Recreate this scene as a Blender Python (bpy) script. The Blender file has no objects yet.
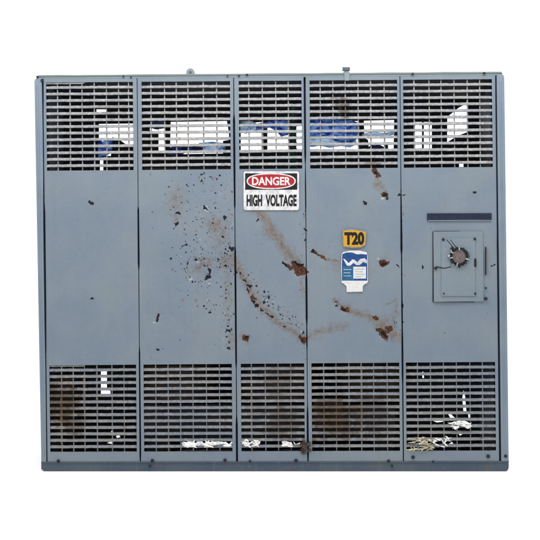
import bpy, bmesh, math, random
import numpy as np
from mathutils import Vector, Matrix
from mathutils.geometry import delaunay_2d_cdt
random.seed(7); rng = np.random.default_rng(11)
S = bpy.context.scene
C = S.collection

# ------------------------------------------------------------------ layout
# drawing grid of the cabinet front: 1 unit = 5 mm, origin at the top left of the elevation drawing
U = 0.005
D = 6.0                      # camera distance from the front
CZ = (471.5 - 270) * U       # height of the camera
def P(x, y, d=0.0):
    k = (D + d) / D
    return Vector(((x - 270) * U * k, d, CZ - (y - 270) * U * k))
SY = [60, 73, 168, 365, 450, 471.5]; SV = [-.0075, -.0075, -.0085, -.0078, -.003, 0.0]
def skew(Y): return np.interp(Y, SY, SV)
def line(a, b):              # a near-vertical line of the front, x at the top and at the foot
    return lambda Y: a + (b - a) * (Y - 77) / (460 - 77)
SEAM = [line(42.5, 46.8), line(137, 140.3), line(233.6, 237), line(304.6, 308), line(400, 403.5), line(496, 500.3)]

# ------------------------------------------------------------------ helpers
def tag(o, label=None, cat=None, group=None, kind=None):
    if label: o['label'] = label
    if cat: o['category'] = cat
    if group: o['group'] = group
    if kind: o['kind'] = kind
    return o
def empty(name, loc, label, cat, group=None):
    o = bpy.data.objects.new(name, None); C.objects.link(o); o.location = loc
    o.empty_display_size = .1
    return tag(o, label, cat, group)
def link(name, me, mat, parent=None, smooth=False, angle=35):
    if smooth:
        me.polygons.foreach_set('use_smooth', [True] * len(me.polygons))
        me.set_sharp_from_angle(angle=math.radians(angle))
    o = bpy.data.objects.new(name, me); C.objects.link(o)
    for m in (mat if isinstance(mat, (list, tuple)) else [mat]): me.materials.append(m)
    if parent is not None:
        o.parent = parent
        p = parent; off = Vector((0, 0, 0))
        while p is not None: off += p.location; p = p.parent
        o.location = -off if parent.parent is None and parent.type == 'EMPTY' else Vector((0, 0, 0))
    return o
def finish(name, bm, mat, parent=None, smooth=False, bevel=0, angle=35, seg=2):
    if bevel:
        es = [e for e in bm.edges if len(e.link_faces) == 2 and e.calc_face_angle(0) > .6]
        bmesh.ops.bevel(bm, geom=es, offset=bevel, segments=seg, affect='EDGES', profile=.5, clamp_overlap=True)
    bmesh.ops.recalc_face_normals(bm, faces=bm.faces)
    me = bpy.data.meshes.new(name); bm.to_mesh(me); bm.free()
    return link(name, me, mat, parent, smooth or bool(bevel), angle)
def prism(bm, pts, d0, d1, mi=0, persp=False):
    """closed plate: outline pts in drawing units, front at depth d0, back at depth d1"""
    k = (lambda d: d) if persp else (lambda d: 0)
    f = [bm.verts.new(P(x, y, k(d0)) + Vector((0, d0 - k(d0), 0))) for x, y in pts]
    if persp:
        b = [bm.verts.new(v.co + Vector((0, d1 - d0, 0))) for v in f]
    else:
        b = [bm.verts.new(P(x, y) + Vector((0, d1, 0))) for x, y in pts]
    fs = [bm.faces.new(f), bm.faces.new(b[::-1])]
    n = len(pts)
    for i in range(n):
        fs.append(bm.faces.new((f[i], b[i], b[(i + 1) % n], f[(i + 1) % n])))
    for q in fs: q.material_index = mi
    return fs
def rect(x0, y0, x1, y1): return [(x0, y0), (x1, y0), (x1, y1), (x0, y1)]
def rrect(x0, y0, x1, y1, r, n=4):
    o = []
    for cx, cy, a in ((x1 - r, y0 + r, -90), (x1 - r, y1 - r, 0), (x0 + r, y1 - r, 90), (x0 + r, y0 + r, 180)):
        for i in range(n + 1):
            t = math.radians(a + 90 * i / n); o.append((cx + r * math.cos(t), cy + r * math.sin(t)))
    return o
def oval(cx, cy, rx, ry, n=28, p=2.0):
    o = []
    for i in range(n):
        t = 2 * math.pi * i / n; c, s = math.cos(t), math.sin(t)
        o.append((cx + rx * math.copysign(abs(c) ** (2 / p), c), cy + ry * math.copysign(abs(s) ** (2 / p), s)))
    return o
def box(bm, x0, x1, y0, y1, z0, z1):
    vs = [bm.verts.new((x, y, z)) for x in (x0, x1) for y in (y0, y1) for z in (z0, z1)]
    for q in ((0, 1, 3, 2), (4, 6, 7, 5), (0, 4, 5, 1), (2, 3, 7, 6), (0, 2, 6, 4), (1, 5, 7, 3)):
        bm.faces.new([vs[i] for i in q])
def tube(bm, pts, r, n=10, caps=True):
    rings = []
    for i, p in enumerate(pts):
        a = pts[max(i - 1, 0)]; b = pts[min(i + 1, len(pts) - 1)]
        t = (Vector(b) - Vector(a)).normalized()
        s = t.cross(Vector((0, 1, .01))).normalized(); u = s.cross(t)
        rr = r[i] if isinstance(r, (list, tuple)) else r
        rings.append([bm.verts.new(Vector(p) + rr * (math.cos(2 * math.pi * k / n) * s + math.sin(2 * math.pi * k / n) * u)) for k in range(n)])
    for a, b in zip(rings, rings[1:]):
        for k in range(n): bm.faces.new((a[k], a[(k + 1) % n], b[(k + 1) % n], b[k]))
    if caps: bm.faces.new(rings[0][::-1]); bm.faces.new(rings[-1])
def lathe(bm, cx, cy, prof, n=32):
    """prof: (radius, z)"""
    rings = [[bm.verts.new((cx + r * math.cos(2 * math.pi * k / n), cy + r * math.sin(2 * math.pi * k / n), z)) for k in range(n)] for r, z in prof]
    for a, b in zip(rings, rings[1:]):
        for k in range(n): bm.faces.new((a[k], a[(k + 1) % n], b[(k + 1) % n], b[k]))
    bm.faces.new(rings[0][::-1]); bm.faces.new(rings[-1])
FONT = None
def text_mesh(bm, s, x0, y0, x1, y1, d, bold=.0, ext=.0006, mi=0, slant=0):
    """flat letters fitted in the drawing rectangle, standing at depth d"""
    cu = bpy.data.curves.new('t', 'FONT'); cu.body = s; cu.size = 1; cu.offset = bold; cu.extrude = .02
    cu.resolution_u = 4; cu.shear = slant
    o = bpy.data.objects.new('t', cu); C.objects.link(o)
    dg = bpy.context.evaluated_depsgraph_get(); dg.update()
    me = bpy.data.meshes.new_from_object(o.evaluated_get(dg))
    co = np.array([v.co[:] for v in me.vertices])
    lo, hi = co.min(0), co.max(0)
    a = P(x0, y1); b = P(x1, y0)
    base = len(bm.verts); vs = []
    for c in co:
        u = (c[0] - lo[0]) / (hi[0] - lo[0]); w = (c[1] - lo[1]) / (hi[1] - lo[1])
        vs.append(bm.verts.new((a.x + u * (b.x - a.x), d + (0 if c[2] > 0 else ext), a.z + w * (b.z - a.z))))
    for p in me.polygons:
        try:
            f = bm.faces.new([vs[i] for i in p.vertices]); f.material_index = mi
        except ValueError: pass
    bpy.data.objects.remove(o); bpy.data.curves.remove(cu); bpy.data.meshes.remove(me)

# ------------------------------------------------------------------ materials
def nt(name):
    m = bpy.data.materials.new(name); m.use_nodes = True
    n = m.node_tree; b = n.nodes['Principled BSDF']
    return m, n, b
def noise(n, scale, detail=4, rough=.55, vec=None, dist=0):
    q = n.nodes.new('ShaderNodeTexNoise'); q.inputs['Scale'].default_value = scale
    q.inputs['Detail'].default_value = detail; q.inputs['Roughness'].default_value = rough
    q.inputs['Distortion'].default_value = dist
    if vec is not None: n.links.new(vec, q.inputs['Vector'])
    return q.outputs['Fac']
def mth(n, op, a, b=None, c=None, clamp=False):
    q = n.nodes.new('ShaderNodeMath'); q.operation = op; q.use_clamp = clamp
    for i, v in enumerate((a, b, c)):
        if v is None: continue
        if isinstance(v, (int, float)): q.inputs[i].default_value = v
        else: n.links.new(v, q.inputs[i])
    return q.outputs[0]
def ss(n, v, lo, hi, a=0, b=1):
    q = n.nodes.new('ShaderNodeMapRange'); q.interpolation_type = 'SMOOTHSTEP'
    n.links.new(v, q.inputs[0])
    for i, k in zip((1, 2, 3, 4), (lo, hi, a, b)): q.inputs[i].default_value = k
    return q.outputs[0]
def mix(n, f, a, b):
    q = n.nodes.new('ShaderNodeMix'); q.data_type = 'RGBA'
    for i, v in ((0, f), (6, a), (7, b)):
        if isinstance(v, (int, float)): q.inputs[i].default_value = v
        elif isinstance(v, tuple): q.inputs[i].default_value = (*v, 1) if len(v) == 3 else v
        else: n.links.new(v, q.inputs[i])
    return q.outputs[2]
def objvec(n, sc=(1, 1, 1)):
    t = n.nodes.new('ShaderNodeNewGeometry'); mp = n.nodes.new('ShaderNodeMapping')
    mp.inputs['Scale'].default_value = sc
    n.links.new(t.outputs['Position'], mp.inputs['Vector']); return mp.outputs['Vector']
def paint(name, c1, c2, dirt=(.10, .10, .09), rough=.55, amt=.5, wear=False, rusty=.0, chalk_sky=0., spots=()):
    m, n, b = nt(name); b.inputs['Specular IOR Level'].default_value = .22
    v = objvec(n); vs = objvec(n, (1, 1, .12))
    col = mix(n, ss(n, noise(n, 2.6, 4, .6, v), .35, .66), c1, c2)
    t2 = ss(n, noise(n, 5.5, 5, .65, v, .6), .50, .68, 0, .45); col = mix(n, t2, col, (c2[0] * .97, c2[1] * 1.0, c2[2] * .93))
    fine = noise(n, 55, 5, .7, v)
    col = mix(n, ss(n, fine, .5, .78, 0, .30), col, tuple(min(1, x * 1.28) for x in c2))
    col = mix(n, ss(n, noise(n, 26, 5, .7, v), .56, .80, 0, amt), col, dirt)
    col = mix(n, ss(n, noise(n, 34, 4, .65, vs), .52, .78, 0, amt * .9), col, dirt)      # run marks
    if chalk_sky: col = mix(n, ss(n, noise(n, 60, 4, .8, v), .46, .66, 0, chalk_sky), col, (.42, .40, .395))  # pale scuffs, with sky light on the bars put into the colour
    if rusty: col = mix(n, ss(n, noise(n, 17, 6, .7, v), .60, .70, 0, rusty), col, (.12, .05, .025))
    for (px_, py_, rad, st_) in spots:       # patches of brown grime and rust with a place of their own
        g_ = n.nodes.new('ShaderNodeNewGeometry'); vd = n.nodes.new('ShaderNodeVectorMath'); vd.operation = 'DISTANCE'
        n.links.new(g_.outputs['Position'], vd.inputs[0]); vd.inputs[1].default_value = P(px_, py_)
        dd = mth(n, 'ADD', vd.outputs['Value'], mth(n, 'MULTIPLY', mth(n, 'SUBTRACT', noise(n, 14, 5, .7, v), .5), .30))
        col = mix(n, ss(n, dd, rad * U * .45, rad * U * 1.1, st_, 0), col, mix(n, ss(n, fine, .42, .6), (.060, .036, .020), (.022, .017, .013)))
    if wear:
        at = n.nodes.new('ShaderNodeAttribute'); at.attribute_name = 'wear'
        sp = n.nodes.new('ShaderNodeSeparateColor'); n.links.new(at.outputs['Color'], sp.inputs[0])
        e = noise(n, 140, 5, .75, v); e2 = noise(n, 45, 5, .7, v)
        jit = mth(n, 'ADD', mth(n, 'MULTIPLY', mth(n, 'SUBTRACT', e, .5), 1.0), mth(n, 'MULTIPLY', mth(n, 'SUBTRACT', e2, .5), .8))
        def mask(s, lo, hi, top): return ss(n, mth(n, 'ADD', s, mth(n, 'MULTIPLY', jit, mth(n, 'GREATER_THAN', s, .02))), lo, hi, 0, top)
        lt = mask(at.outputs['Alpha'], .35, .7, .65)
        col = mix(n, lt, col, (.27, .285, .29))
        tan = mix(n, ss(n, e2, .35, .65), (.135, .100, .068), (.068, .044, .028))
        col = mix(n, mask(sp.outputs[1], .10, .88, .74), col, tan)
        ru = mix(n, ss(n, e, .4, .62), (.078, .030, .014), (.012, .007, .006))
        col = mix(n, mask(sp.outputs[0], .3, .65, .95), col, ru)
        col = mix(n, mask(sp.outputs[2], .35, .6, .96), col, (.009, .009, .012))
        n.links.new(mth(n, 'MULTIPLY', mth(n, 'SUBTRACT', 1.0, mth(n, 'MAXIMUM', sp.outputs[2], sp.outputs[0]), clamp=True), .22), b.inputs['Specular IOR Level'])
        r = mth(n, 'ADD', rough, mth(n, 'MULTIPLY', sp.outputs[0], .3), clamp=True)
        n.links.new(r, b.inputs['Roughness'])
    else: b.inputs['Roughness'].default_value = rough
    n.links.new(col, b.inputs['Base Color'])
    bp = n.nodes.new('ShaderNodeBump'); bp.inputs['Strength'].default_value = .25; bp.inputs['Distance'].default_value = .002
    n.links.new(noise(n, 90, 5, .7, v), bp.inputs['Height']); n.links.new(bp.outputs[0], b.inputs['Normal'])
    return m
def plain(name, c, rough=.6, var=.25, scale=60, metal=0, c2=None):
    m, n, b = nt(name); v = objvec(n); b.inputs['Specular IOR Level'].default_value = .25
    c2 = c2 or tuple(x * (1 - var) for x in c)
    n.links.new(mix(n, ss(n, noise(n, scale, 5, .7, v), .38, .64), c, c2), b.inputs['Base Color'])
    b.inputs['Roughness'].default_value = rough; b.inputs['Metallic'].default_value = metal
    return m
M = dict(
    doorp=paint('door_paint', (.102, .132, .168), (.120, .148, .172), amt=.35),
    panel=paint('faded_blue_paint', (.103, .131, .167), (.122, .148, .173), wear=True, amt=.28, rough=.46),
    post=paint('post_paint', (.106, .140, .188), (.128, .160, .194), amt=.45),
    lid=paint('lid_paint', (.085, .112, .112), (.11, .135, .135), amt=.45),
    sill=paint('sill_paint', (.030, .045, .068), (.044, .060, .076), amt=.5, rusty=.5),
    grille=paint('grille_paint', (.122, .134, .150), (.165, .162, .166), dirt=(.06, .048, .038), amt=.65, chalk_sky=.32, rusty=.25, spots=((340, 106, 13, .75), (375, 165, 8, .6), (112, 110, 12, .3))),
    grille_low=paint('grille_low_paint', (.088, .104, .132), (.120, .122, .126), dirt=(.045, .034, .024), amt=.8, chalk_sky=.16, rusty=.45, spots=((335, 418, 30, .95), (372, 415, 26, .6), (60, 402, 24, .9), (72, 425, 16, .7), (278, 384, 20, .5), (283, 425, 22, .75), (308, 448, 12, .95), (255, 410, 14, .4))),
    navy=plain('navy_shadow_paint', (.005, .010, .030), .7, .4),
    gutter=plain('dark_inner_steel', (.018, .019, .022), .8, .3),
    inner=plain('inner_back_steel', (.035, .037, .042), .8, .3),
    bolt=plain('grimy_bolt', (.008, .010, .015), .7, .4),
    lug=paint('lug_paint', (.115, .15, .16), (.145, .17, .185), amt=.4),
    lugdark=plain('lug_head', (.055, .075, .090), .5),
    white=plain('sign_white', (.46, .45, .44), .6, .12, 34, c2=(.30, .315, .34)), black=plain('sign_black', (.004, .004, .004), .75),
    red=plain('sign_red', (.26, .008, .014), .4, .3, 80), yellow=plain('label_yellow', (.42, .22, .012), .5, .25, 150),
    yellowpale=plain('label_pale_glue', (.19, .175, .15), .7, .3, 120),
    blue=plain('sticker_blue', (.006, .042, .15), .4, .35, 60), blue2=plain('sticker_teal', (.010, .075, .17), .4, .3, 60),
    tagw=plain('tag_white', (.44, .44, .44), .5, .12, 90), faint=plain('sticker_grey_print', (.30, .32, .34), .6, .3, 160),
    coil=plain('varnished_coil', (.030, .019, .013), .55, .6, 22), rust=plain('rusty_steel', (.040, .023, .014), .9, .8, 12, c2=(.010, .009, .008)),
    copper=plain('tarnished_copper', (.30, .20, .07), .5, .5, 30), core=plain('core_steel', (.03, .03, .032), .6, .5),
    green=plain('green_porcelain', (.012, .035, .028), .25, .3),
    gface=plain('gauge_face', (.11, .085, .085), .6, .5, 110), shard=plain('gauge_glass_white', (.30, .32, .32), .4, .6, 150),
    straw=plain('bleached_straw', (.42, .38, .26), .8, .5, 70), whitestrip=plain('white_strips', (.66, .66, .64), .6, .3, 60),
)
M['stainhole'] = plain('stain_and_hole_brown', (.028, .022, .015), .9, .6, 40, c2=(.06, .055, .042))
# blue sheeting: thin, lets the daylight behind it through
m, n, b = nt('blue_sheeting'); v = objvec(n, (1, 1, 2.2))
bc = mix(n, ss(n, noise(n, 26, 4, .6, v), .36, .62), (.045, .12, .42), (.42, .60, .90))
n.links.new(bc, b.inputs['Base Color']); b.inputs['Roughness'].default_value = .45
tr = n.nodes.new('ShaderNodeBsdfTranslucent'); n.links.new(bc, tr.inputs['Color'])
ms = n.nodes.new('ShaderNodeMixShader'); ms.inputs[0].default_value = .8
n.links.new(b.outputs[0], ms.inputs[1]); n.links.new(tr.outputs[0], ms.inputs[2])
n.links.new(ms.outputs[0], n.nodes['Material Output'].inputs['Surface']); M['sheet'] = m
m, n, b = nt('dark_blue_sheeting'); v = objvec(n)
bc = mix(n, ss(n, noise(n, 40, 4, .6, v), .40, .62), (.014, .03, .14), (.10, .20, .55))
n.links.new(bc, b.inputs['Base Color']); b.inputs['Roughness'].default_value = .4
tr = n.nodes.new('ShaderNodeBsdfTranslucent'); n.links.new(bc, tr.inputs['Color'])
ms = n.nodes.new('ShaderNodeMixShader'); ms.inputs[0].default_value = .5
n.links.new(b.outputs[0], ms.inputs[1]); n.links.new(tr.outputs[0], ms.inputs[2])
n.links.new(ms.outputs[0], n.nodes['Material Output'].inputs['Surface']); M['sheetdark'] = m

# ------------------------------------------------------------------ wear map of the front, dark holes and a flange highlight included (drawing units)
def ell(X, Y, cx, cy, rx, ry, ang=0, soft=1.0):
    a = math.radians(ang); dx, dy = X - cx, Y - cy
    u = (dx * math.cos(a) + dy * math.sin(a)) / rx; w = (-dx * math.sin(a) + dy * math.cos(a)) / ry
    return np.clip((1.25 - np.sqrt(u * u + w * w)) / (.5 * soft), 0, 1)
def seg(X, Y, pts, r0, r1, soft=1.0):
    out = np.zeros_like(X); n = len(pts) - 1
    for i in range(n):
        (ax, ay), (bx, by) = pts[i], pts[i + 1]
        L = (bx - ax) ** 2 + (by - ay) ** 2 + 1e-9
        t = np.clip(((X - ax) * (bx - ax) + (Y - ay) * (by - ay)) / L, 0, 1)
        d = np.hypot(X - ax - t * (bx - ax), Y - ay - t * (by - ay))
        r = r0 + (r1 - r0) * (i + t) / n
        out = np.maximum(out, np.clip((1.25 - d / r) / (.5 * soft), 0, 1))
    return out
R_ = [(299, 269, 6.5, 4.2, 35), (295, 265, 4, 2.4, 35), (304, 272, 4.5, 1.3, 8), (382.5, 333.5, 7.0, 3.0, 50), (389, 329, 2.2, 3, 30),
      (383.5, 263, 4.6, 2.5, 18), (377, 274, .1, .1, 0), (376.5, 173, 4.4, 1.5, 52), (384.5, 196, 4.0, 1.9, 38), (376, 317.5, 2.7, 1.3, 35),
      (345.5, 309.5, 5, 1.2, 25), (303, 339, 2.2, 3, 0), (257, 306, 1.6, 1.2, 0), (246, 337, 3, 2, 20), (253, 297, 2.4, 1.2, 40)]
T_ = [(299, 268, 10, 6, 35), (246, 338, 8, 7, 0), (302, 339, 7, 6, 0), (384, 322, 8, 9, 40), (383, 263, 7, 4, 15), (346, 308, 9, 3, 20),
      (207, 262, 12, 8, 0), (225, 262, 9, 16, 0), (176, 219, 5, 8, 20), (215, 225, 14, 12, 30), (378, 185, 6, 10, -30), (270, 232, 12, 9, 40), (228, 290, 6, 40, 0), (222, 235, 12, 25, 10), (395, 318, 6, 22, 0), (302, 285, 5, 14, 0), (232, 340, 7, 14, 0), (198, 270, 11, 11, 0), (350, 268, 30, 14, 10), (176, 200, 14, 22, 20)]
K_ = [(247, 290, 2.6, .7, 60), (262, 311, 2.6, .8, 40), (271, 317, 2.2, .7, 35), (285, 328, 2, .6, 30), (253, 301, 2.4, .9, 55), (336, 304, 2.2, .7, 40), (158, 318, 4.4, 1.9, -62), (207.5, 277.5, 2.9, 1.9, -35), (209.5, 271, 1.2, 2.4, -20), (159, 349, 2.1, 1.3, 0), (205, 208, 2.1, 1.5, 20),
      (168, 187, 1.4, 1.8, 0), (188.5, 185.5, 1.4, 1.1, 0), (202.5, 175.8, 1.4, 1, 0), (202, 182.5, 1.2, 1.2, 0), (219, 176, 2, 1, -30),
      (176, 223.5, 2, 1.6, -40), (178, 213.5, 1, 2, 0), (185.5, 245, 1.7, 1, 0), (226, 219, 2, 2, 30), (229.5, 248, 1.4, 1.4, 0), (226, 266, 1.8, 1.3, 0),
      (231.5, 249, 1.6, 2, 0), (195.5, 259.5, 1.5, 1.2, 30), (228, 331, 2, 1.8, 0), (229, 348.5, 1.3, 1.5, 0), (204, 306, .9, 1.3, 0), (209.5, 311.5, 1.1, 2.2, 0),
      (296.5, 264, 4, 1.8, 30), (302, 265, 3.5, 1.3, -25), (284.5, 264.5, 3.6, 1.1, 38), (256.5, 305.5, 2.4, 1.1, 40), (244, 281, 2.4, 1.3, 40), (240, 274, 1.5, 1.2, 0),
      (249, 287, 2.5, 1.1, 15), (314.5, 250.5, 2.0, 1.4, 50), (384.5, 334.5, 4.4, 1.7, 50), (384, 263.5, 2.6, 1.4, 20), (384.5, 196.5, 2.6, 1.2, 38), (377, 174, 2.4, .8, 50),
      (365, 202.5, 2.6, 1.4, 25), (304.7, 240, 1.3, 1.3, 0), (304.9, 229, 1.1, 1.1, 0), (257.5, 220.5, 1.2, 1.4, 0), (92, 202.3, 2.6, 1.2, -15), (93, 297.5, 1.6, 1, 0),
      (475, 192.5, 2.6, 1.1, 0), (423.5, 266, 1.8, 1.6, 0), (492.5, 264.8, 1.6, 1.1, 0), (399, 195, 1.6, .8, 0), (403.5, 195, 1.4, .8, 0), (402, 306, 1.2, 3, 0),
      (398, 266, 1.4, .7, 0), (246.5, 336, 2.4, 1.1, 0), (344, 309, 2.2, .8, 25), (302.5, 339.5, .8, 2, 0), (421, 266, .1, .1, 0), (267, 314, 2, .9, 0)]
specks = []
for _ in range(640):
    x = rng.normal(208, 20); y = rng.normal(235, 48)
    if 150 < x < 233 and 171 < y < 345: specks.append((x, y, abs(rng.normal(0, .5)) + .45, rng.random()))
for _ in range(150):
    t = rng.random(); x = 238 + 64 * t + rng.normal(0, 3.0); y = 268 + 66 * t + rng.normal(0, 3.5); specks.append((x, y, abs(rng.normal(0, .6)) + .5, rng.random()))
for _ in range(130): specks.append((rng.normal(228, 3.5), rng.uniform(236, 350), abs(rng.normal(0, .5)) + .5, rng.random()))
for _ in range(60): specks.append((rng.normal(304, 1.6), rng.uniform(200, 360), abs(rng.normal(0, .4)) + .4, rng.random()))
for _ in range(26): specks.append((rng.normal(402, 1.6), rng.uniform(190, 350), abs(rng.normal(0, .4)) + .4, rng.random()))
ring = [(197.5 + 12 * math.cos(a) + rng.normal(0, 1.2), 270 + 12.5 * math.sin(a) + rng.normal(0, 1.2), abs(rng.normal(0, .45)) + .5, rng.random()) for a in np.linspace(0, 6.28, 130)]
specks += ring + [(x + 1.0, y + .9, r * .8, .99) for x, y, r, q in ring[::2]]
for _ in range(110): specks.append((rng.uniform(42, 500), rng.uniform(170, 362), .35 + .5 * rng.random(), rng.random()))
def vnoise(X, Y, sc, seed):
    g = np.random.default_rng(seed).random((257, 257)); x = X / sc + 40; y = Y / sc + 40
    xi = np.floor(x).astype(int); yi = np.floor(y).astype(int); fx = x - xi; fy = y - yi
    fx = fx * fx * (3 - 2 * fx); fy = fy * fy * (3 - 2 * fy); xi %= 256; yi %= 256
    return (g[yi, xi] * (1 - fx) + g[yi, xi + 1] * fx) * (1 - fy) + (g[yi + 1, xi] * (1 - fx) + g[yi + 1, xi + 1] * fx) * fy - .5
def wear(X, Y):
    X0, Y0 = X, Y
    X = X + 3.4 * vnoise(X0, Y0, 4.2, 1) + 1.9 * vnoise(X0, Y0, 1.7, 2); Y = Y + 3.4 * vnoise(X0, Y0, 4.2, 3) + 1.9 * vnoise(X0, Y0, 1.7, 4)
    r = np.zeros_like(X); t = r.copy(); k = r.copy(); l = r.copy(); dent = r.copy()
    for a_, b_, c_, d_, e_ in R_: r = np.maximum(r, ell(X, Y, a_, b_, c_ * 1.2 + .3, d_ * 1.25 + .3, e_))
    for j_, q in enumerate(T_): t = np.maximum(t, (.72 if j_ < 12 else .55) * ell(X, Y, *q, soft=2.4))
    for a_, b_, c_, d_, e_ in K_: k = np.maximum(k, ell(X, Y, a_, b_, c_ * .98 + .1, d_ * .98 + .15, e_))  # black chips, and panel holes whose dark is put into the colour
    t = np.maximum(t, .78 * seg(X, Y, [(256, 212), (266, 219), (274, 234), (285, 249), (296, 262)], 6, 9, 2.4))
    t = np.maximum(t, .80 * seg(X, Y, [(232, 258), (241, 272), (249, 290), (260, 307), (279, 323), (301, 337)], 6.5, 5, 2.4))
    t = np.maximum(t, .72 * seg(X, Y, [(314, 250), (322, 257), (334, 262), (340, 262)], 1.8, 2.2, 1.6))
    t = np.maximum(t, .60 * seg(X, Y, [(304, 338), (318, 333), (332, 328), (345, 326)], 8, 7, 2.6))
    t = np.maximum(t, .80 * seg(X, Y, [(334, 300), (345, 308), (358, 313), (372, 318), (386, 328), (396, 336)], 3.5, 9, 2.5))
    t = np.maximum(t, .55 * seg(X, Y, [(373, 168), (379, 180), (386, 192)], 2, 3, 2.0))
    t = np.maximum(t, .5 * seg(X, Y, [(383, 306), (396, 300), (397, 335)], 1.5, 3, 2.0))
    r = np.maximum(r, .85 * seg(X, Y, [(314, 250.5), (319, 255.5), (326, 259.5)], 1.5, .8))
    r = np.maximum(r, .8 * seg(X, Y, [(283, 263.5), (292, 268), (298, 274)], 1.0, 2.2))
    k = np.maximum(k, .55 * seg(X, Y, [(446, 239), (452, 247)], .6, .8)); k = np.maximum(k, .6 * seg(X, Y, [(437, 266), (445, 267.5), (450, 268)], .8, .5))
    k = np.maximum(k, .5 * seg(X, Y, [(395, 304), (395.5, 330)], .5, .5))
    k = np.maximum(k, .45 * seg(X, Y, [(147, 350), (152, 351), (150, 360)], .1, .1))
    l = np.maximum(l, .40 * seg(X0, Y0, [(140.8, 268), (141.2, 300), (141, 338)], .8, .6))  # pale line paints in the highlight along the panel flange
    for x, y, q in ((205.5, 210, 2), (207.5, 207, 1.2), (382, 199, 1.6), (378, 259.5, 2.2), (299, 262, 1.5), (374, 318, 2), (302, 332, 1.5), (198, 262, 2.4), (207, 262, 2), (191, 280, 2), (155, 322, 1.5), (242, 268, 1.8)):
        l = np.maximum(l, .8 * ell(X, Y, x, y, q, q * .7, 30))
    for x, y, rr, q in specks:
        m = (abs(X0 - x) < 4) & (abs(Y0 - y) < 4)
        if not m.any(): continue
        rr *= .80; e = ell(.6 * X0[m] + .4 * X[m], .6 * Y0[m] + .4 * Y[m], x, y, rr, rr * (.6 + .6 * q), q * 180)
        if q > .80: l[m] = np.maximum(l[m], .5 * e)
        elif q > .50: t[m] = np.maximum(t[m], .8 * e)
        else: k[m] = np.maximum(k[m], (.56 + .5 * q) * e)
    def bowl(x, y, rr, dep): return dep * np.exp(-((X - x) ** 2 + (Y - y) ** 2) / rr ** 2)
    for x, y, rr, dep in ((299, 269, 7, .010), (382.5, 333, 7, .010), (383.5, 263, 5, .006), (198, 270, 12, .007), (158, 318, 4, .006), (384, 196, 4, .004), (345, 309, 7, .004),
                          (257, 305, 7, .005), (303, 339, 6, .006), (320, 256, 6, .003), (176, 220, 8, .003), (246, 337, 8, .003), (207, 277, 3, .006), (226, 266, 6, .004), (90, 250, 45, .003), (350, 200, 34, .003), (185, 320, 32, -.003), (440, 330, 34, .003), (270, 290, 30, .003)):
        dent = dent + bowl(x, y, rr, dep)
    dent = dent + .0014 * np.sin(X / 13.0 + 1.3 * np.sin(Y / 21)) * np.sin(Y / 17.0)
    return r, t, k, l, dent

# ------------------------------------------------------------------ the cabinet
cab = empty('electrical_cabinet', (0, .35, 0), 'weathered blue-grey steel transformer cabinet with five louvred front panels, rust gouges and a danger sign', 'electrical cabinet')
DEPTH = .70
GAPS = [  # opening of each panel joint along its height (y, width)
    [(77, 2.0), (100, 1.8), (110, .9), (200, .9), (212, 2.6), (300, 2.4), (345, 1.6), (352, .8), (462, 1.0)],
    [(77, .5), (205, .4), (209, 1.9), (262, 2.3), (270, .6), (345, .4), (352, 1.6), (455, 2.0), (462, 1)],
    [(77, .7), (114, .7), (120, 2.6), (165, 2.4), (205, 1.7), (209, .5), (245, .6), (252, 2.0), (290, 2.2), (362, 1.9), (368, .6), (415, .8), (425, 2.6), (460, 2.4)],
    [(77, 2.4), (155, 2.2), (165, .5), (188, 1.2), (205, 1.2), (215, .5), (273, .6), (279, 2.3), (318, 2.3), (326, .9), (345, 1.3), (352, .5), (405, .5), (415, 2.0), (450, 2.4), (462, 1)],
    [(77, .5), (190, .5), (198, 1.2), (250, 2.7), (256, 1.1), (300, 1.3), (306, 1.8), (330, 1.4), (345, 2.2), (375, 2.2), (385, 1.2), (462, 1.0)],
    [(77, 1.4), (95, 1.6), (235, 1.7), (245, 2.3), (460, 2.4)]]
def gap(i, Y): return .35 + .72 * np.interp(Y, [a for a, _ in GAPS[i]], [b for _, b in GAPS[i]])
UP = (80.7, 168.9); LO = (363.6, 451.3)
def uprow(k): return 82.5 + 6.515 * k
def lorow(k): return 365.4 + 6.46 * k
MARG = [(3.5, 4.2), (4.4, 3.6), (5.0, 3.2), (4.8, 3.0), (3.0, 4.2)]
MARGL = [(3.6, 3.4), (4.0, 4.4), (4.6, 3.0), (4.2, 3.4), (3.2, 4.2)]
rowsY = sorted(set(np.round(np.concatenate([np.linspace(77.2, UP[0], 6), np.linspace(UP[0], UP[1], 68), np.linspace(UP[1], LO[0], 330), np.linspace(LO[0], LO[1], 68), np.linspace(LO[1], 461.3, 14)]), 4)))
rowsY = np.array(rowsY)
panels = []
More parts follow.
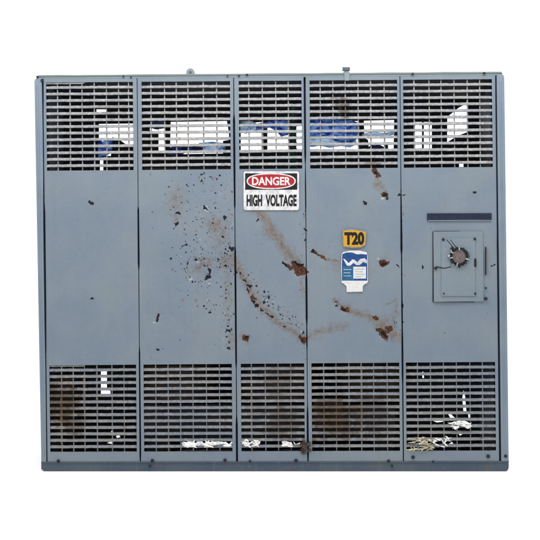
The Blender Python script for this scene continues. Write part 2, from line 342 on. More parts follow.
for i in range(5):
    L = SEAM[i](rowsY) + gap(i, rowsY) / 2; R = SEAM[i + 1](rowsY) - gap(i + 1, rowsY) / 2
    up = (rowsY < 260); a = np.where(up, MARG[i][0], MARGL[i][0]); bb = np.where(up, MARG[i][1], MARGL[i][1])
    wl = SEAM[i](rowsY) + a; wr = SEAM[i + 1](rowsY) - bb
    nA, nB = 6, int((SEAM[i + 1](100) - SEAM[i](100)) / .62)
    cols = [L + (wl - L) * j / nA for j in range(nA)] + [wl + (wr - wl) * j / nB for j in range(nB)] + [wr + (R - wr) * j / nA for j in range(nA + 1)]
    X = np.array(cols).T; Yn = np.repeat(rowsY[:, None], X.shape[1], 1)
    Y = Yn + skew(Yn) * (X - 270)
    r, t, k, l, dent = wear(X, Y)
    edge = np.minimum(np.abs(X - L[:, None]), np.abs(X - R[:, None]))
    solid = np.clip(np.minimum(Yn - UP[1], LO[0] - Yn) / 6, 0, 1)
    dep = dent * np.clip(solid, 0, 1) * np.clip(edge / 5, .35, 1)
    dep = dep + np.where(edge < .9, .0022 * (1 - edge / .9) ** 2, 0)      # rolled panel edge
    nr, nc = X.shape
    # return flanges left and right
    X = np.concatenate([X[:, :1], X, X[:, -1:]], 1); Y = np.concatenate([Y[:, :1], Y, Y[:, -1:]], 1); dep = np.concatenate([dep[:, :1] + .022, dep, dep[:, -1:] + .022], 1)
    W4 = [np.concatenate([q[:, :1], q, q[:, -1:]], 1) for q in (r, t, k, l)]
    nc += 2
    co = np.stack([(X - 270) * U, dep, CZ - (Y - 270) * U], -1).reshape(-1, 3)
    hole_r = ((rowsY[:-1] > UP[0] - .01) & (rowsY[1:] < UP[1] + .01)) | ((rowsY[:-1] > LO[0] - .01) & (rowsY[1:] < LO[1] + .01))
    faces = []
    for a_ in range(nr - 1):
        for c_ in range(nc - 1):
            if hole_r[a_] and 1 + nA <= c_ < 1 + nA + nB: continue
            q = a_ * nc + c_; faces.append((q, q + nc, q + nc + 1, q + 1))
    used = np.zeros(nr * nc, bool); used[np.array(faces).ravel()] = True
    remap = np.cumsum(used) - 1
    me = bpy.data.meshes.new('front_panel'); me.from_pydata(co[used].tolist(), [], [tuple(int(remap[v]) for v in f) for f in faces]); me.update()
    ca = me.color_attributes.new('wear', 'FLOAT_COLOR', 'POINT')
    ca.data.foreach_set('color', np.stack([q.ravel()[used] for q in W4], -1).astype(np.float32).ravel())
    o = link('front_panel', me, M['panel'], cab, True, 50); panels.append(o)
PL = ['narrow-edged left end panel, mostly clean', 'panel with a scratched ring and dark chips', 'narrow middle panel with danger sign and diagonal rust scrape',
      'panel with T20 label, blue sticker and rust gouges', 'right end panel with small gauge door']
for o, s in zip(panels, PL): o['label'] = s

# grilles: bent blades between the slots, with short webs
WEB_U = [[57.5, 70, 82, 94.2, 106.4, 118.6, 128.6], [151, 164.6, 176.4, 188, 203.5, 216.8], [249, 262.5, 276, 288.5], [320.5, 333.2, 345.6, 358.4, 371, 384.6], [414.5, 429.6, 441.6, 454.6, 467.8, 480.3]]
WEB_L = [[61.5, 73.2, 84.5, 97, 112, 124], [155.8, 168.2, 180.4, 193, 206.5, 219.6], [251.6, 265.5, 278.3, 291], [324, 336.4, 349.3, 361.6, 374, 387.5], [418, 431, 444, 457, 470.5, 483]]
def inv_y(x, Yn): return Yn + float(skew(Yn)) * (x - 270)
def grille(i, low):
    bm = bmesh.new(); row = lorow if low else uprow; mg = (MARGL if low else MARG)[i]
    rnd = random.Random(31 * i + (7 if low else 0))
    lim = LO if low else UP
    slots = [row(k) for k in range(14)]
    half = 1.78
    for k in range(-1, 14):
        y0 = lim[0] - .4 if k < 0 else slots[k] + half; y1 = lim[1] + .4 if k == 13 else slots[min(k + 1, 13)] - half
        if y1 - y0 < .3: continue
        x0 = SEAM[i](y0) + mg[0] - .6; x1 = SEAM[i + 1](y0) - mg[1] + .6
        n = int((x1 - x0) / 2.6); ph = rnd.random() * 6
        prev = None
        for j in range(n + 1):
            x = x0 + (x1 - x0) * j / n
            w = .10 * math.sin(x / 14 + ph) + rnd.gauss(0, .05)
            ja = rnd.gauss(0, .07); jb = rnd.gauss(0, .07)
            ya = inv_y(x, y0) + w * .6 + ja; yb = inv_y(x, y1) + w * .6 + jb
            if k < 0 and i == 0 and x < 86: yb += 1.7 if x < 84 else .4
            pr = rnd.gauss(0, .0003)
            if k in (-1, 13): prof = [(ya, .004), (yb, .004), (yb, .006), (ya, .006)]
            else: prof = [(ya, .0095 + pr), (ya + .5, .0060 + pr), (yb - .5, -.0005 + pr), (yb, .0012 + pr), (yb, .0035 + pr), (ya + .6, .0100 + pr)]
            ring_ = [bm.verts.new(P(x, yy) + Vector((0, d, 0))) for yy, d in prof]
            if prev:
                m_ = len(ring_)
                for q in range(m_): bm.faces.new((prev[q], prev[(q + 1) % m_], ring_[(q + 1) % m_], ring_[q]))
            else: bm.faces.new(ring_)
            prev = ring_
        bm.faces.new(prev[::-1])
    for x in (WEB_L if low else WEB_U)[i]:
        a, b_ = 0, 13
        ya = slots[a] - half - 1.0; yb = slots[b_] + half + 1.0
        ya = max(ya, lim[0] - .3); yb = min(yb, lim[1] + .3)
        sl = (SEAM[i + 1](yb) - SEAM[i + 1](ya)) * .9; hw = (.42 if low else .50) + rnd.random() * .18
        n = 2 * (b_ - a) + 2; L_, R_2 = [], []
        for j in range(n + 1):
            yy = ya + (yb - ya) * j / n; xx = x - sl / 2 + sl * j / n; h = hw + rnd.gauss(0, .05)
            L_.append((xx - h, inv_y(xx, yy))); R_2.append((xx + h, inv_y(xx, yy)))
        prism(bm, L_ + R_2[::-1], .0082, .0110)
    return finish('lower_grille' if low else 'upper_grille', bm, M['grille_low'] if low else M['grille'], panels[i], True, angle=30)
for i in range(5): grille(i, False); grille(i, True)

# frame
def post(xa, xb, i0, name):
    bm = bmesh.new(); n = 8; pts_l, pts_r = [], []
    for j in range(n + 1):
        Y = 76.2 + (461.6 - 76.2) * j / n; t = (Y - 76.2) / (461.6 - 76.2)
        a, b_ = xa(t), xb(Y)
        pts_l.append((a, inv_y(a, Y))); pts_r.append((b_, inv_y(b_, Y)))
    if i0 == 0: q = pts_l[0]; pts_l[0] = (q[0] + .1, q[1] + 3.4); pts_l.insert(0, (q[0] + 1.2, q[1] + 1.0)); pts_l.insert(0, (q[0] + 3.4, q[1] - .3))
    else: q = pts_r[0]; pts_r[0] = (q[0] - .1, q[1] + 3.0); pts_r.insert(0, (q[0] - .9, q[1] + .8)); pts_r.insert(0, (q[0] - 2.8, q[1] - .3))
    prism(bm, pts_l + pts_r[::-1], -.003, .050)
    return finish(name, bm, M['post'], cab, bevel=.004, seg=3)
post(lambda t: 34.4 + 7.0 * t, lambda Y: SEAM[0](Y) - gap(0, Y) / 2, 0, 'corner_post')
post(lambda t: SEAM[5](76 + 385 * t) + gap(5, 76 + 385 * t) / 2, lambda Y: 504.2 + (508.6 - 504.2) * (Y - 76) / 385, 5, 'corner_post')
# raised inner bead on the two posts
for xa, xb in (((37.0, 43.6), (38.2, 44.6)), ((499.6, 504.2), (500.8, 505.2))):
    bm = bmesh.new(); prism(bm, [(xa[0], inv_y(xa[0], 84)), (xb[0], inv_y(xb[0], 84)), (xb[1], 456), (xa[1], 456)], -.0052, -.0028)
    finish('post_bead', bm, M['post'], cab, bevel=.001)
for i in range(6):           # uprights behind the joints, painted dark so the gaps read dark
    bm = bmesh.new(); w = 2.6
    a, b_ = SEAM[i](80), SEAM[i](461)
    off = (1.0 if i == 0 else -1.0 if i == 5 else 0)
    prism(bm, [(a - w + off, inv_y(a, 80)), (a + w + off, inv_y(a, 80)), (b_ + w + off, 461), (b_ - w + off, 461)], .024, .060)
    finish('upright', bm, M['navy'], cab)
# top rail and lid
def strip(name, y0, y1, x0, x1, d0, d1, mat, bevel=.0015, jit=.0, r=0):
    bm = bmesh.new(); n = 24; T, B = [], []
    for j in range(n + 1):
        x = x0 + (x1 - x0) * j / n
        T.append((x, inv_y(x, y0) + random.gauss(0, jit))); B.append((x, inv_y(x, y1)))
    if r:
        T[0] = (x0, T[0][1] + r); T[-1] = (x1, T[-1][1] + r); T.insert(1, (x0 + r * .35, T[0][1] - r * .75)); T.insert(-1, (x1 - r * .35, T[-1][1] - r * .75)); T.insert(2, (x0 + r, inv_y(x0, y0))); T.insert(-2, (x1 - r, inv_y(x1, y0)))
    prism(bm, T + B[::-1], d0, d1)
    return finish(name, bm, mat, cab, bevel=bevel)
strip('top_rail', 75.2, 77.0, 37.5, 502.5, .001, .05, M['lug'])
strip('lid', 73.5, 75.1, 37.6, 502.0, -.002, DEPTH + .01, M['lid'], jit=.12, r=1.2)
def sill():
    bm = bmesh.new(); r = 4
    top = [(41.2 + (508.7 - 41.2) * j / 30, inv_y(41.2 + (508.7 - 41.2) * j / 30, 461.7)) for j in range(31)]
    bot = [(508.8, 467), (508.2, 469.5), (506.6, 471), (504.5, 471.5), (45.5, 471.5), (43.4, 471), (42, 469.6), (41.6, 467)]
    prism(bm, top + bot, .001, .07)
    finish('base_sill', bm, M['sill'], cab, bevel=.0015)
    bm = bmesh.new(); prism(bm, [(41.4, 461.6), (508.7, 461.0), (508.7, 462.4), (41.4, 463.0)], -.003, .0008)
    finish('base_lip', bm, M['sill'], cab, bevel=.0008)
sill()
# body of the box behind the front
x0, x1 = -1.150, 1.165; zt = CZ + (270 - 75.4) * U - .006
for xx, nm in ((x0 - .004, 'side_panel'), (x1 + .002, 'side_panel')):
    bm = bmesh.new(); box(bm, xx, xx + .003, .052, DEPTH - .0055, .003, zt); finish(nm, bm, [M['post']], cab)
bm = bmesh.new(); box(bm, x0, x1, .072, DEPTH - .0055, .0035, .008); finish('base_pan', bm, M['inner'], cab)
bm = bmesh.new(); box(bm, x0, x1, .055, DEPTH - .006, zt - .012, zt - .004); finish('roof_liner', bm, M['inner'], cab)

# back sheet with its openings
OPEN = [
    [(99, 124), (133.2, 123.6), (134, 147), (127, 145), (119, 139.5), (112.5, 137), (111, 156), (99, 156)],
    rect(100, 158, 103.4, 171.5),
    [(183, 446.4), (187, 442.6), (191, 440.6), (195, 441.6), (193, 446.8)], [(196.4, 441.6), (202, 441), (204, 443), (209, 441.4), (210, 446), (204, 446.8), (199, 445.6)],
    [(211, 441.6), (219, 441.2), (221.6, 443.6), (220, 446.8), (213, 445.8)], [(223, 442), (226, 441.6), (229, 444), (232, 441), (232.6, 443), (230, 446.6), (226.4, 446)],
    [(241, 441.4), (245, 438.6), (249, 438), (246.6, 441), (244, 443.8)], [(251, 441), (256, 443), (261, 437.6), (260, 443.6), (255, 446), (251, 444)],
    [(281.6, 441.4), (285, 440.8), (290.6, 444), (291.4, 446.4), (287, 446.8), (282.6, 444.6)], [(293, 441), (296, 444), (300.4, 442), (299, 445.4), (295, 446.4)],
    [(446.8, 411.6), (449, 412), (453.4, 416.6), (456.8, 419), (455.4, 421), (450, 417.6)], [(433.4, 421), (437, 418.6), (444, 419.4), (443, 421.6), (437, 422.4)],
    [(452, 426), (457, 421), (461, 419.4), (467, 421.6), (474, 426), (468, 428.8), (462, 426), (455, 429.8)], [(456.6, 431.4), (459, 430.4), (462, 434.4), (460, 435.6)],
    [(462.2, 398), (463.4, 390), (465.0, 396), (465.6, 404), (466.6, 413), (463.6, 414), (462.8, 406)], [(468, 414), (470, 413), (471, 420), (468.6, 419)], [(422, 372), (423.4, 371.6), (424, 378), (422.4, 378)], [(432, 442), (437, 437), (439, 438), (436, 441.4), (434, 444)],
    [(441, 440), (446, 437.4), (448, 440), (444, 443.6)], [(448.6, 444), (452, 441.6), (453.6, 444.6), (450, 446.6)], [(410, 438), (416, 437), (418, 439.6), (412, 440.6)],
    [(414, 444), (421, 442.4), (428, 443), (429, 446), (420, 446.8), (414.6, 446.4)], [(422, 436.6), (427, 437.4), (428, 440), (423, 439.4)],
    [(111, 431), (113, 430.6), (114, 433), (112, 433.6)], [(116, 436), (119, 434.6), (120.6, 437), (117, 438)], [(107, 443), (110, 441.6), (114, 441), (112, 444)],
    rect(150, 127, 158, 133), rect(158.6, 128, 165, 152),
    [(170.8, 122), (229, 121), (229, 140), (223, 141), (223, 153.5), (170, 154.4)],
    [(240.8, 124), (261.6, 122), (261.6, 152.6), (240.8, 153)], [(267.4, 122), (289.4, 121.4), (289, 152), (267.4, 152.6)], rect(296.4, 126, 302.6, 151.5),
    [(307.5, 121.6), (358.4, 121), (358, 150), (307.5, 151)],
    [(363.8, 120.8), (394, 120), (393.6, 151), (388, 151), (388, 143.5), (385, 145), (384, 151), (369, 151), (368, 140), (364.4, 138)],
    rect(415, 122, 431.8, 150.8),
    [(447.2, 117), (459, 107.6), (465.4, 104.2), (467, 100.8), (468, 101.2), (467.8, 132), (457, 136), (447, 142.4)],
    rect(96.5, 109.4, 106.2, 112.8), rect(459, 162.6, 463.4, 167), [(101, 370), (107, 370), (107, 389), (110.6, 391), (110.6, 396), (101, 396)]]
def back():
    d = DEPTH
    pts = [Vector((x0 - .004, .003)), Vector((x1 + .005, .003)), Vector((x1 + .005, zt)), Vector((x0 - .004, zt))]
    edges = [(0, 1), (1, 2), (2, 3), (3, 0)]; polys = []
    for o in OPEN:
        q = [P(x, y, d) for x, y in o]; s = len(pts)
        pts += [Vector((p.x, p.z)) for p in q]; edges += [(s + j, s + (j + 1) % len(q)) for j in range(len(q))]
        polys.append([(p.x, p.z) for p in q])
    vs, es, fs, *_ = delaunay_2d_cdt(pts, edges, [], 1, 1e-5)
    def inside(c, poly):
        r = False; j = len(poly) - 1
        for k in range(len(poly)):
            (xi, yi), (xj, yj) = poly[k], poly[j]
            if (yi > c[1]) != (yj > c[1]) and c[0] < (xj - xi) * (c[1] - yi) / (yj - yi) + xi: r = not r
            j = k
        return r
    bm = bmesh.new(); bv = [bm.verts.new((v.x, d - .005, v.y)) for v in vs]
    for f in fs:
        c = sum((vs[k] for k in f), Vector((0, 0))) / len(f)
        if any(inside(c, p) for p in polys): continue
        bm.faces.new([bv[k] for k in f])
    g = bmesh.ops.extrude_face_region(bm, geom=bm.faces[:])
    bmesh.ops.translate(bm, verts=[v for v in g['geom'] if isinstance(v, bmesh.types.BMVert)], vec=(0, .004, 0))
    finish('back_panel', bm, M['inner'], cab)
back()
# thin post in the small right opening
bm = bmesh.new(); prism(bm, rect(422.2, 118, 423.9, 154), .30, .312, persp=True); finish('inner_strap', bm, M['gutter'], cab)

# lifting lugs
def lug(outline, head, x):
    bm = bmesh.new(); prism(bm, outline, .020, .032); o = finish('lifting_lug', bm, M['lug'], cab, bevel=.001)
    if head:
        bm = bmesh.new(); prism(bm, head, .016, .038); finish('lug_head', bm, M['lugdark'], o, bevel=.001)
    else:
        bm = bmesh.new(); prism(bm, oval(190.2, 71.6, 1.3, 1.3, 12), .0185, .0335); finish('lug_eye', bm, M['lugdark'], o)
lug([(185.6, 75.5), (186.2, 70.5), (187.6, 68.4), (189.6, 67.6), (191.4, 67.8), (193.2, 69.0), (194.2, 71), (194.8, 75.5)], None, 0)
lug([(343.2, 74.2), (343.2, 72.2), (344.6, 70), (344.6, 67.8), (348.6, 67.8), (348.6, 70), (350, 72.4), (350, 74.2)], rect(342.8, 66.6, 350.2, 69.8), 1)
# clip below the right lug
bm = bmesh.new(); prism(bm, rrect(344.4, 72.6, 349.4, 80.6, 1.2), -.004, -.0005); finish('lug_clip', bm, M['lug'], cab, bevel=.0008)

# bolts along the foot and head
for x, y, r in ((58.5, 461, 1.7), (152.5, 460.6, 1.8), (225, 460.2, 1.7), (296, 460.5, 1.8), (150, 466, 1.3), (250, 461, 1.2), (388.5, 461, 1.6), (413, 457.2, 1.8), (433, 461.5, 1.1),
                (488, 456.2, 1.9), (505.4, 456, 1.6), (392, 466, 1.2), (37.6, 77.2, 1.2), (42.2, 80.6, 1.5), (484, 73.4, 1.3), (412.5, 74.2, 1.2), (247, 75, 1.1), (131, 77.4, .9), (123.5, 76.6, .9), (227.5, 76.2, .9), (239, 76, 1)):
    bm = bmesh.new(); prism(bm, oval(x, y, r, r, 10), -.0075, -.0030)
    finish('bolt', bm, M['bolt'], cab, bevel=.0012)

# ------------------------------------------------------------------ signs
def part(name, mat, parent, shapes, d0, d1, bevel=0):
    bm = bmesh.new()
    for s in shapes: prism(bm, s, d0, d1)
    return finish(name, bm, mat, parent, bevel=bevel)
ds = part('danger_sign', M['white'], cab, [rrect(243.6, 171.4, 299.0, 210.2, 2.2)], -.0050, -.0012, bevel=.0006)
part('sign_header', M['black'], ds, [rect(245.2, 173.4, 297.2, 189.8)], -.0056, -.0048)
part('oval_outline', M['white'], ds, [oval(271.2, 181.2, 24.6, 8.0, 40, 2.3)], -.0062, -.0054)
part('red_oval', M['red'], ds, [oval(271.2, 181.2, 23.2, 6.7, 40, 2.3)], -.0068, -.0060)
bm = bmesh.new(); text_mesh(bm, 'DANGER', 252.0, 177.0, 290.6, 185.4, -.0074, .03, slant=.0); finish('lettering', bm, M['white'], ds)
bm = bmesh.new(); text_mesh(bm, 'HIGH', 246.6, 194.6, 262.2, 206.4, -.0056, .05); text_mesh(bm, 'VOLTAGE', 265.6, 194.6, 296.6, 206.4, -.0056, .045); finish('lettering', bm, M['black'], ds)

nl = part('number_label', M['yellowpale'], cab, [[(342.6, 230.2), (350, 228.9), (356, 229.6), (362, 230.6), (366.4, 231.4), (366.2, 240), (365.0, 245.4), (360.5, 247.6), (352, 248), (343.2, 247.0), (342.2, 239)]], -.0050, -.0012, bevel=.0004)
part('yellow_face', M['yellow'], nl, [[(343.4, 231.0), (356, 230.4), (365.0, 232.2), (364.6, 244.6), (358, 247.0), (344.2, 246.2)]], -.0056, -.0048)
bm = bmesh.new(); text_mesh(bm, 'T20', 344.3, 232.0, 364.2, 245.0, -.0063, .055); finish('lettering', bm, M['black'], nl)

st = part('blue_sticker', M['tagw'], cab, [[(343.2, 252), (350, 250.6), (360, 250.6), (366.4, 252.2), (367.8, 256), (367.8, 281.5), (367, 283.4), (341.6, 283), (341, 270), (341.6, 254)]], -.0050, -.0012, bevel=.0004)
part('blue_band', M['blue'], st, [[(342.2, 254.2), (346, 252.6), (352, 252.4), (357, 254.4), (361, 254.0), (367.2, 254.6), (367.2, 266.6), (341.8, 266.6)]], -.0056, -.0048)
part('blue_square', M['blue2'], st, [rect(341.8, 266.7, 353.2, 280.6)], -.0056, -.0048)
part('frame_line', M['blue'], st, [rect(353.3, 278.6, 367.2, 280.6), rect(366.0, 266.7, 367.2, 278.5)], -.0056, -.0048)
# white zigzag mark across the blue band
part('zigzag_mark', M['white'], st, [[(342.8, 258.6), (345, 259.2), (348.6, 263.2), (352.2, 259.4), (354.4, 259.6), (357.2, 262.2), (360.2, 259), (364.4, 258.2), (366.8, 260.2), (366.8, 263.4), (363, 262.0), (359.6, 265), (356.4, 265.2), (353.4, 262.8), (349.8, 266), (346.8, 265.6)]], -.0063, -.0055)
part('printed_lines', M['faint'], st, [rect(355, 268.6, 364.6, 269.5), rect(355, 271.2, 363, 272.0), rect(355.4, 273.8, 364.8, 274.6), rect(355, 276.2, 361, 277)], -.0057, -.0049)
part('printed_lines', M['faint'], st, [rect(343.6, 269.2, 351.2, 270.0), rect(343.6, 272.4, 350.2, 273.2), rect(343.6, 275.6, 351.2, 276.3)], -.0063, -.0055)
part('paper_tag', M['tagw'], cab, [[(343.0, 283.2), (366.0, 283.2), (362.8, 286.0), (362.6, 291.6), (346.6, 292.0), (346.4, 286.2)]], -.0048, -.0012, bevel=.0004)

# ------------------------------------------------------------------ slot and gauge door on the right panel
sl = part('slot_shade', M['navy'], cab, [[(427, 213.4), (491.4, 213.2), (491.4, 219.6), (470, 219.2), (440, 219.6), (427, 220.4)]], -.0050, -.0008, bevel=.0008)  # raised dark plate stands for the shade inside the slot
part('slot_edge', M['post'], sl, [rect(428, 220.2, 491, 220.9)], -.0062, -.0010)
door = part('gauge_door', M['doorp'], cab, [[(433.2, 231.6), (482.6, 231.2), (483.2, 301.2), (433.8, 301.8)]], -.0070, -.0008, bevel=.0018)
bm = bmesh.new(); q = M['navy']
for s in (rect(432.5, 231.6, 433.4, 302.0), rect(434, 231.0, 460, 231.6), rect(434, 301.6, 474, 302.2)): prism(bm, s, -.0030, -.0008)
finish('door_recess_line', bm, M['bolt'], door)  # dark strips stand for the shaded recess line around the door
part('inner_plate', M['doorp'], door, [rect(441.2, 238, 474.8, 296)], -.0105, -.0068, bevel=.0015)
part('latch', M['bolt'], door, [rrect(485.0, 247, 486.0, 275, .4), rrect(473.8, 258.5, 476.0, 267.0, .9)], -.0125, -.0005, bevel=.0008)
for x, y, r in ((443, 239.6, 1.4), (474.4, 239, 1.3), (485.6, 298.6, 1.6), (485.6, 288, .9), (474.8, 293.6, 1.1), (435.4, 268.2, 1.6), (443.4, 293.4, .8)):
    part('door_screw', M['bolt'], door, [oval(x, y, r, r, 10)], -.0140, -.0006, bevel=.0008)
gx, gy = 458.6, 256.6
g = part('broken_gauge', M['gface'], cab, [oval(gx, gy, 6.6, 6.8, 26)], -.0190, -.0100, bevel=.002)
bmk = bmesh.new(); WS = []; part('bezel_ring', M['bolt'], g, [oval(gx, gy, 9.0, 9.2, 30)], -.0130, -.0104, bevel=.001); rnd = random.Random(5)
for j in range(17):
    a = 2 * math.pi * j / 17 + rnd.gauss(0, .05); w = .11 + .03 * rnd.random()
    r0, r1 = 6.6 + .3 * rnd.random(), 9.2 + .9 * rnd.random()
    pts = [(gx + r0 * math.cos(a - w), gy + r0 * math.sin(a - w)), (gx + r1 * math.cos(a - w * .5), gy + r1 * math.sin(a - w * .5)), (gx + (r1 + .8) * math.cos(a + w * .3), gy + (r1 + .8) * math.sin(a + w * .3)), (gx + r0 * math.cos(a + w), gy + r0 * math.sin(a + w))]
    if j in (1, 5, 8, 10, 13): WS.append((pts, -.0230 - rnd.random() * .002))
    else: prism(bmk, pts, -.0230 - rnd.random() * .002, -.0108)
for x, y, r in ((448.2, 256, 1.5), (450.5, 250.4, .8), (452.2, 263.9, 1.0), (467.6, 250.6, .9)): WS.append((oval(x, y, r * .8, r, 7), -.0236))
for x, y, rx, ry in ((451.2, 248.8, 1.2, 1.8), (459, 266.4, 1.2, 1.4)): prism(bmk, oval(x, y, rx, ry, 8), -.0150, -.0102)
finish('broken_bezel', bmk, M['bolt'], g); [part('glass_shard', M['shard'], g, [p_], d_, -.0108) for p_, d_ in WS]
for c_ in ([(446.0, 239.8), (446.6, 239.4), (454.6, 249.0), (453.8, 249.4)], [(449.6, 239.8), (450.2, 239.6), (456.4, 247.4), (455.8, 247.8)], [(436.4, 266.2), (443.8, 267.8), (450.6, 266.4), (450.8, 267.2), (443.8, 268.8), (436.4, 267.4)]):
    part('crack', M['bolt'], g, [c_], -.0112, -.0106)

# ------------------------------------------------------------------ transformer inside
tf = empty('transformer', (0, .38, .022), 'dark varnished transformer coils and core seen through the louvres inside the cabinet', 'transformer')
for cx in (176, 276, 372):
    c = P(cx, 270, .40); bm = bmesh.new(); z = .33; prof = [(.05, z)]
    while z < 1.48:
        prof += [(.205, z), (.212, z + .01), (.212, z + .05), (.205, z + .06)]; z += .066
    prof += [(.05, z)]
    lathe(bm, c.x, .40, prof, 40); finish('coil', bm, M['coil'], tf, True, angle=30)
for z0, z1 in ((.12, .30), (1.50, 1.545)):
    bm = bmesh.new(); box(bm, -.66, .66, .31, .49, z0, z1); finish('core_yoke', bm, M['core'], tf, bevel=.006)
for z in (.10,):
    for xx in (-.64, .54):
        bm = bmesh.new(); box(bm, xx, xx + .10, .24, .56, .011, .118); finish('foot', bm, M['core'], tf, bevel=.004)
for x, y0, y1, d, w, mt in ((61.3, 398, 444, .11, 1.0, 'copper'), (84.2, 374, 408, .11, 1.1, 'copper'), (251.5, 380, 440, .12, .9, 'copper'), (340.0, 88, 119, .10, 1.5, 'rust'), (361.6, 366, 438, .12, .9, 'copper'), (96.8, 366, 400, .13, .8, 'copper')):
    bm = bmesh.new(); prism(bm, rect(x - w, y0, x + w, y1), d, d + .012, persp=True); finish('busbar', bm, M[mt], tf)
for (a, b_, c_, e, d) in ((47, 374, 74, 436, .20), (314, 398, 343, 436, .18)):
    bm = bmesh.new(); prism(bm, rrect(a, b_, c_, e, 3), d, d + .05, persp=True); finish('terminal_board', bm, M['rust'], tf, bevel=.004)
bz = P(293, 118, .28); bm = bmesh.new(); prof = [(.012, CZ + .40)]; z = CZ + .42
while z < CZ + .84: prof += [(.013, z), (.025, z + .018), (.013, z + .03)]; z += .032
prof += [(.008, z + .02)]
lathe(bm, bz.x, .28, prof, 20); finish('bushing', bm, M['green'], tf, True, angle=40)
bm = bmesh.new(); box(bm, bz.x - .03, bz.x + .03, .255, .40, CZ + .38, CZ + .40); finish('bushing_bracket', bm, M['core'], tf)

# ------------------------------------------------------------------ blue sheeting behind the upper louvres
def sheet(name, outline, d, mat, label, seed, thick=.003, amp=.012):
    """a crumpled piece of thin sheeting cut to an outline"""
    rnd = random.Random(seed); q = [P(x, y, d) for x, y in outline]
    xs = [p.x for p in q]; zs = [p.z for p in q]
    poly = [Vector((p.x, p.z)) for p in q]; edges = [(i, (i + 1) % len(q)) for i in range(len(q))]
    step = .012; pts = list(poly)
    def ins(x, y):
        r = False; j = len(poly) - 1
        for k in range(len(poly)):
            a, b = poly[k], poly[j]
            if (a.y > y) != (b.y > y) and x < (b.x - a.x) * (y - a.y) / (b.y - a.y) + a.x: r = not r
            j = k
        return r
    x = min(xs)
    while x < max(xs):
        z = min(zs)
        while z < max(zs):
            if ins(x, z): pts.append(Vector((x + rnd.uniform(-.003, .003), z + rnd.uniform(-.003, .003))))
            z += step
        x += step
    vs, es, fs, *_ = delaunay_2d_cdt(pts, edges, [], 1, 1e-5)
    bm = bmesh.new(); c0 = P(sum(p[0] for p in outline) / len(outline), sum(p[1] for p in outline) / len(outline), d)
    bv = []
    for v in vs:
        w = amp * (math.sin(v.x * 60 + seed) * .5 + math.sin(v.x * 31 - v.y * 70 + seed * 2) * .5 + rnd.gauss(0, .12))
        bv.append(bm.verts.new((v.x - c0.x, w, v.y - c0.z)))
    for f in fs: bm.faces.new([bv[k] for k in f])
    g = bmesh.ops.extrude_face_region(bm, geom=bm.faces[:])
    bmesh.ops.translate(bm, verts=[v for v in g['geom'] if isinstance(v, bmesh.types.BMVert)], vec=(0, thick, 0))
    o = finish(name, bm, mat, None, True, angle=60); o.location = c0
    return tag(o, label, 'plastic sheet', 'scraps of blue sheeting behind the upper louvres')
sheet('plastic_sheet', [(304, 120), (330, 119), (352, 120), (359, 123), (360, 133), (357, 139), (352, 143), (347, 145.6), (341, 142), (336, 141.2), (329, 138.4), (321, 138), (314, 136.2), (309, 138), (304, 137)], .665, M['sheet'],
      'largest bright blue sheet behind the upper louvres, above the T20 label panel', 1)
sheet('plastic_sheet', [(256, 124), (268, 121), (280, 119.4), (291, 119), (292, 133), (288, 135), (281, 136.5), (277, 132), (270, 127.6), (262, 129), (256, 130)], .665, M['sheet'],
      'narrow blue sheet sagging above the danger sign behind the upper louvres', 2)
sheet('plastic_sheet', [(168, 148), (176, 145.4), (188, 144.4), (198, 146), (206, 148), (201, 150.5), (194, 153.2), (186, 152), (180, 156), (167, 156)], .665, M['sheetdark'],
      'dark blue wedge of sheeting low in the widest white gap, second panel from left', 3, amp=.008)
sheet('plastic_sheet', [(98, 139), (103, 141.5), (107, 138.5), (112.5, 140), (112, 152), (106, 156), (104, 158), (98, 157)], .665, M['sheet'],
      'small square blue scrap in the leftmost white gap of the upper louvres', 4, amp=.006)
sheet('plastic_sheet', [(367, 152), (368, 147), (372, 144.6), (379, 144.4), (384, 147), (386, 152), (381, 152), (379, 149), (373, 149), (371, 152)], .665, M['sheetdark'],
      'small dark blue arched scrap low in the white gap above the T20 label', 5, amp=.004)
sheet('plastic_sheet', [(226, 116), (236, 117), (237, 133), (231, 135), (228.4, 130)], .655, M['sheetdark'],
      'narrow dark blue strip at the joint left of the danger sign, behind the upper louvres', 6, amp=.004)
sheet('plastic_sheet', [(150, 120.5), (164, 121), (164, 128.4), (156, 129.5), (150, 127.6)], .655, M['sheetdark'],
      'short dark blue scrap at the upper left of the second louvred panel', 8, amp=.004)

M['sheetpale'] = M['sheet'].copy(); M['sheetpale'].name = 'pale_blue_sheeting'
for nd in M['sheetpale'].node_tree.nodes:
    if nd.bl_idname == 'ShaderNodeMix': nd.inputs[6].default_value = (.30, .44, .70, 1); nd.inputs[7].default_value = (.72, .84, .92, 1)
sheet('plastic_sheet', [(305, 134), (320, 136), (336, 138), (346, 141), (356, 139), (357, 144), (350, 147.5), (341, 146), (330, 148), (320, 145.6), (312, 147), (305, 146)], .675, M['sheetpale'],
      'pale blue sheet hanging just below the largest bright blue sheet', 9, amp=.008)
sheet('plastic_sheet', [(199, 143), (212, 141.6), (224, 143), (226, 149), (214, 151), (204, 152.6), (198, 149)], .675, M['sheetpale'],
      'pale blue scrap low at the right end of the widest white gap', 10, amp=.006)
sheet('plastic_sheet', [(240, 120), (252, 121), (262, 126.5), (262, 133), (252, 129.6), (246, 134), (240, 131)], .675, M['sheetpale'],
      'pale blue scrap at the upper left of the white gaps over the danger sign', 11, amp=.006)
sheet('plastic_sheet', [(362, 134), (372, 131.4), (384, 133), (395, 131), (395, 134.4), (384, 137), (372, 135.6), (362, 138)], .675, M['sheetpale'],
      'thin pale blue strip crossing the white gap above the T20 label', 12, amp=.005)

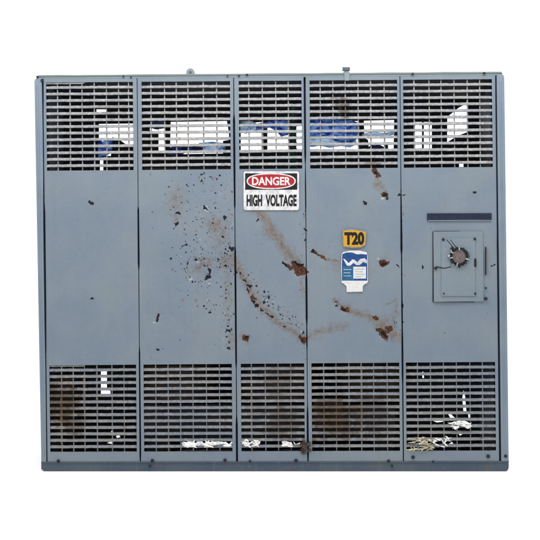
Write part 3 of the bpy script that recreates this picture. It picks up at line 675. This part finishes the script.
# ------------------------------------------------------------------ straw in the lower grilles, white strips added for the bright gaps
def shreds(name, n, region, mat, label, cat, seed, size=(3, 8), wid=(.5, 1.1), flat=.5):
    rnd = random.Random(seed); x0_, y0_, x1_, y1_ = region
    bm = bmesh.new(); c0 = P((x0_ + x1_) / 2, (y0_ + y1_) / 2)
    for _ in range(n):
        cx, cy = rnd.uniform(x0_, x1_), rnd.uniform(y0_, y1_); L = rnd.uniform(*size) / 2; a = rnd.gauss(0, flat)
        w = rnd.uniform(*wid); m_ = 4; prev = None; d0 = rnd.uniform(-.010, -.004); bend = rnd.gauss(0, .35)
        for j in range(m_ + 1):
            t = (j / m_ - .5) * 2; aa = a + bend * t
            p = P(cx + math.cos(aa) * t * L, cy + math.sin(aa) * t * L) - c0; ww = w * (1 - .75 * t * t) * U
            nrm = Vector((math.sin(aa), 0, math.cos(aa)))
            dd = Vector((0, d0 + .004 * math.sin(3 * t + cx), 0))
            r_ = [bm.verts.new(p + nrm * ww + dd), bm.verts.new(p + dd + Vector((0, -.002, 0))), bm.verts.new(p - nrm * ww + dd + Vector((0, .001, 0))), bm.verts.new(p + dd + Vector((0, .002, 0)))]
            if prev:
                for q in range(4): bm.faces.new((prev[q], prev[(q + 1) % 4], r_[(q + 1) % 4], r_[q]))
            else: bm.faces.new(r_)
            prev = r_
        bm.faces.new(prev[::-1])
    o = finish(name, bm, mat, None, True, angle=40); o.location = c0
    return tag(o, label, cat, 'shreds caught in the lower louvres')
shreds('dry_straw', 34, (408, 438, 432, 450), M['straw'], 'cream dry straw packed in the lower left corner of the right end panel', 'debris', 4, (4, 8), (.5, 1.0), .35)
shreds('white_strips', 26, (186, 442.4, 230, 446.2), M['whitestrip'], 'white strips standing for sunlit gaps along the foot of the second panel from the left', 'debris', 1, (6, 12), (.8, 1.5), .14)  # strips added in front to brighten the sunlit gaps behind
shreds('white_strips', 15, (452, 421, 472, 427), M['whitestrip'], 'white strips standing for bright torn gaps in the middle of the lower right grille', 'debris', 6, (5, 10), (.6, 1.1), .25)
shreds('white_strips', 14, (243, 440, 258, 445.6), M['whitestrip'], 'small white strips standing for sunlit gaps at the lower left of the narrow middle panel', 'debris', 2, (4, 7), (.6, 1.1), .25)
shreds('white_strips', 14, (433, 437, 453, 447), M['whitestrip'], 'white curls between the straw and the torn streaks of the right end panel', 'debris', 5, (3, 6), (.4, .8), .5)
shreds('white_strips', 7, (284, 442.4, 291, 446), M['whitestrip'], 'white strips standing for a sunlit gap at the lower right of the narrow middle panel', 'debris', 3, (5, 7), (.9, 1.4), .3)
shreds('stain_hole_flakes', 20, (302, 442, 310, 453), M['stainhole'], 'brown flakes standing for a stain and dark hole, joint right of the middle panel', 'debris', 8, (3, 6), (.9, 1.7), .7)  # flakes added to show the stain and dark hole at the joint

# ------------------------------------------------------------------ floor, light, camera
bm = bmesh.new()
bmesh.ops.create_grid(bm, x_segments=40, y_segments=40, size=60)
fl = finish('floor', bm, plain('white_floor', (.95, .95, .95), .9, .005), None); tag(fl, kind='structure')

w = bpy.data.worlds.new('World'); S.world = w; w.use_nodes = True
bg = w.node_tree.nodes['Background']; bg.inputs[0].default_value = (1.0, 1.0, 1.0, 1); bg.inputs[1].default_value = 1.15
def area(loc, target, size, power, col):
    l = bpy.data.lights.new('added_light', 'AREA'); l.shape = 'RECTANGLE'; l.size = size[0]; l.size_y = size[1]; l.energy = power; l.color = col
    o = bpy.data.objects.new('added_light', l); C.objects.link(o); o.location = loc
    o.rotation_euler = (Vector(target) - Vector(loc)).to_track_quat('-Z', 'Y').to_euler()
    return o
area((0, -1.15, 3.2), (0, -.30, .5), (4.4, 1.1), 135, (1, .985, .965))  # added lamp above the frame, brightens the top of the front

cam = bpy.data.cameras.new('camera'); co_ = bpy.data.objects.new('camera', cam); C.objects.link(co_)
co_.location = (0, -D, CZ); co_.rotation_euler = (math.radians(90), 0, 0)
cam.sensor_width = 36; cam.lens = 36 * D / 2.7; cam.clip_end = 300; cam.clip_start = .1
S.camera = co_
S.view_settings.view_transform = 'Standard'; S.view_settings.look = 'None'; S.view_settings.exposure = 0; S.view_settings.gamma = 1
S.render.film_transparent = False
S.cycles.max_bounces = 8
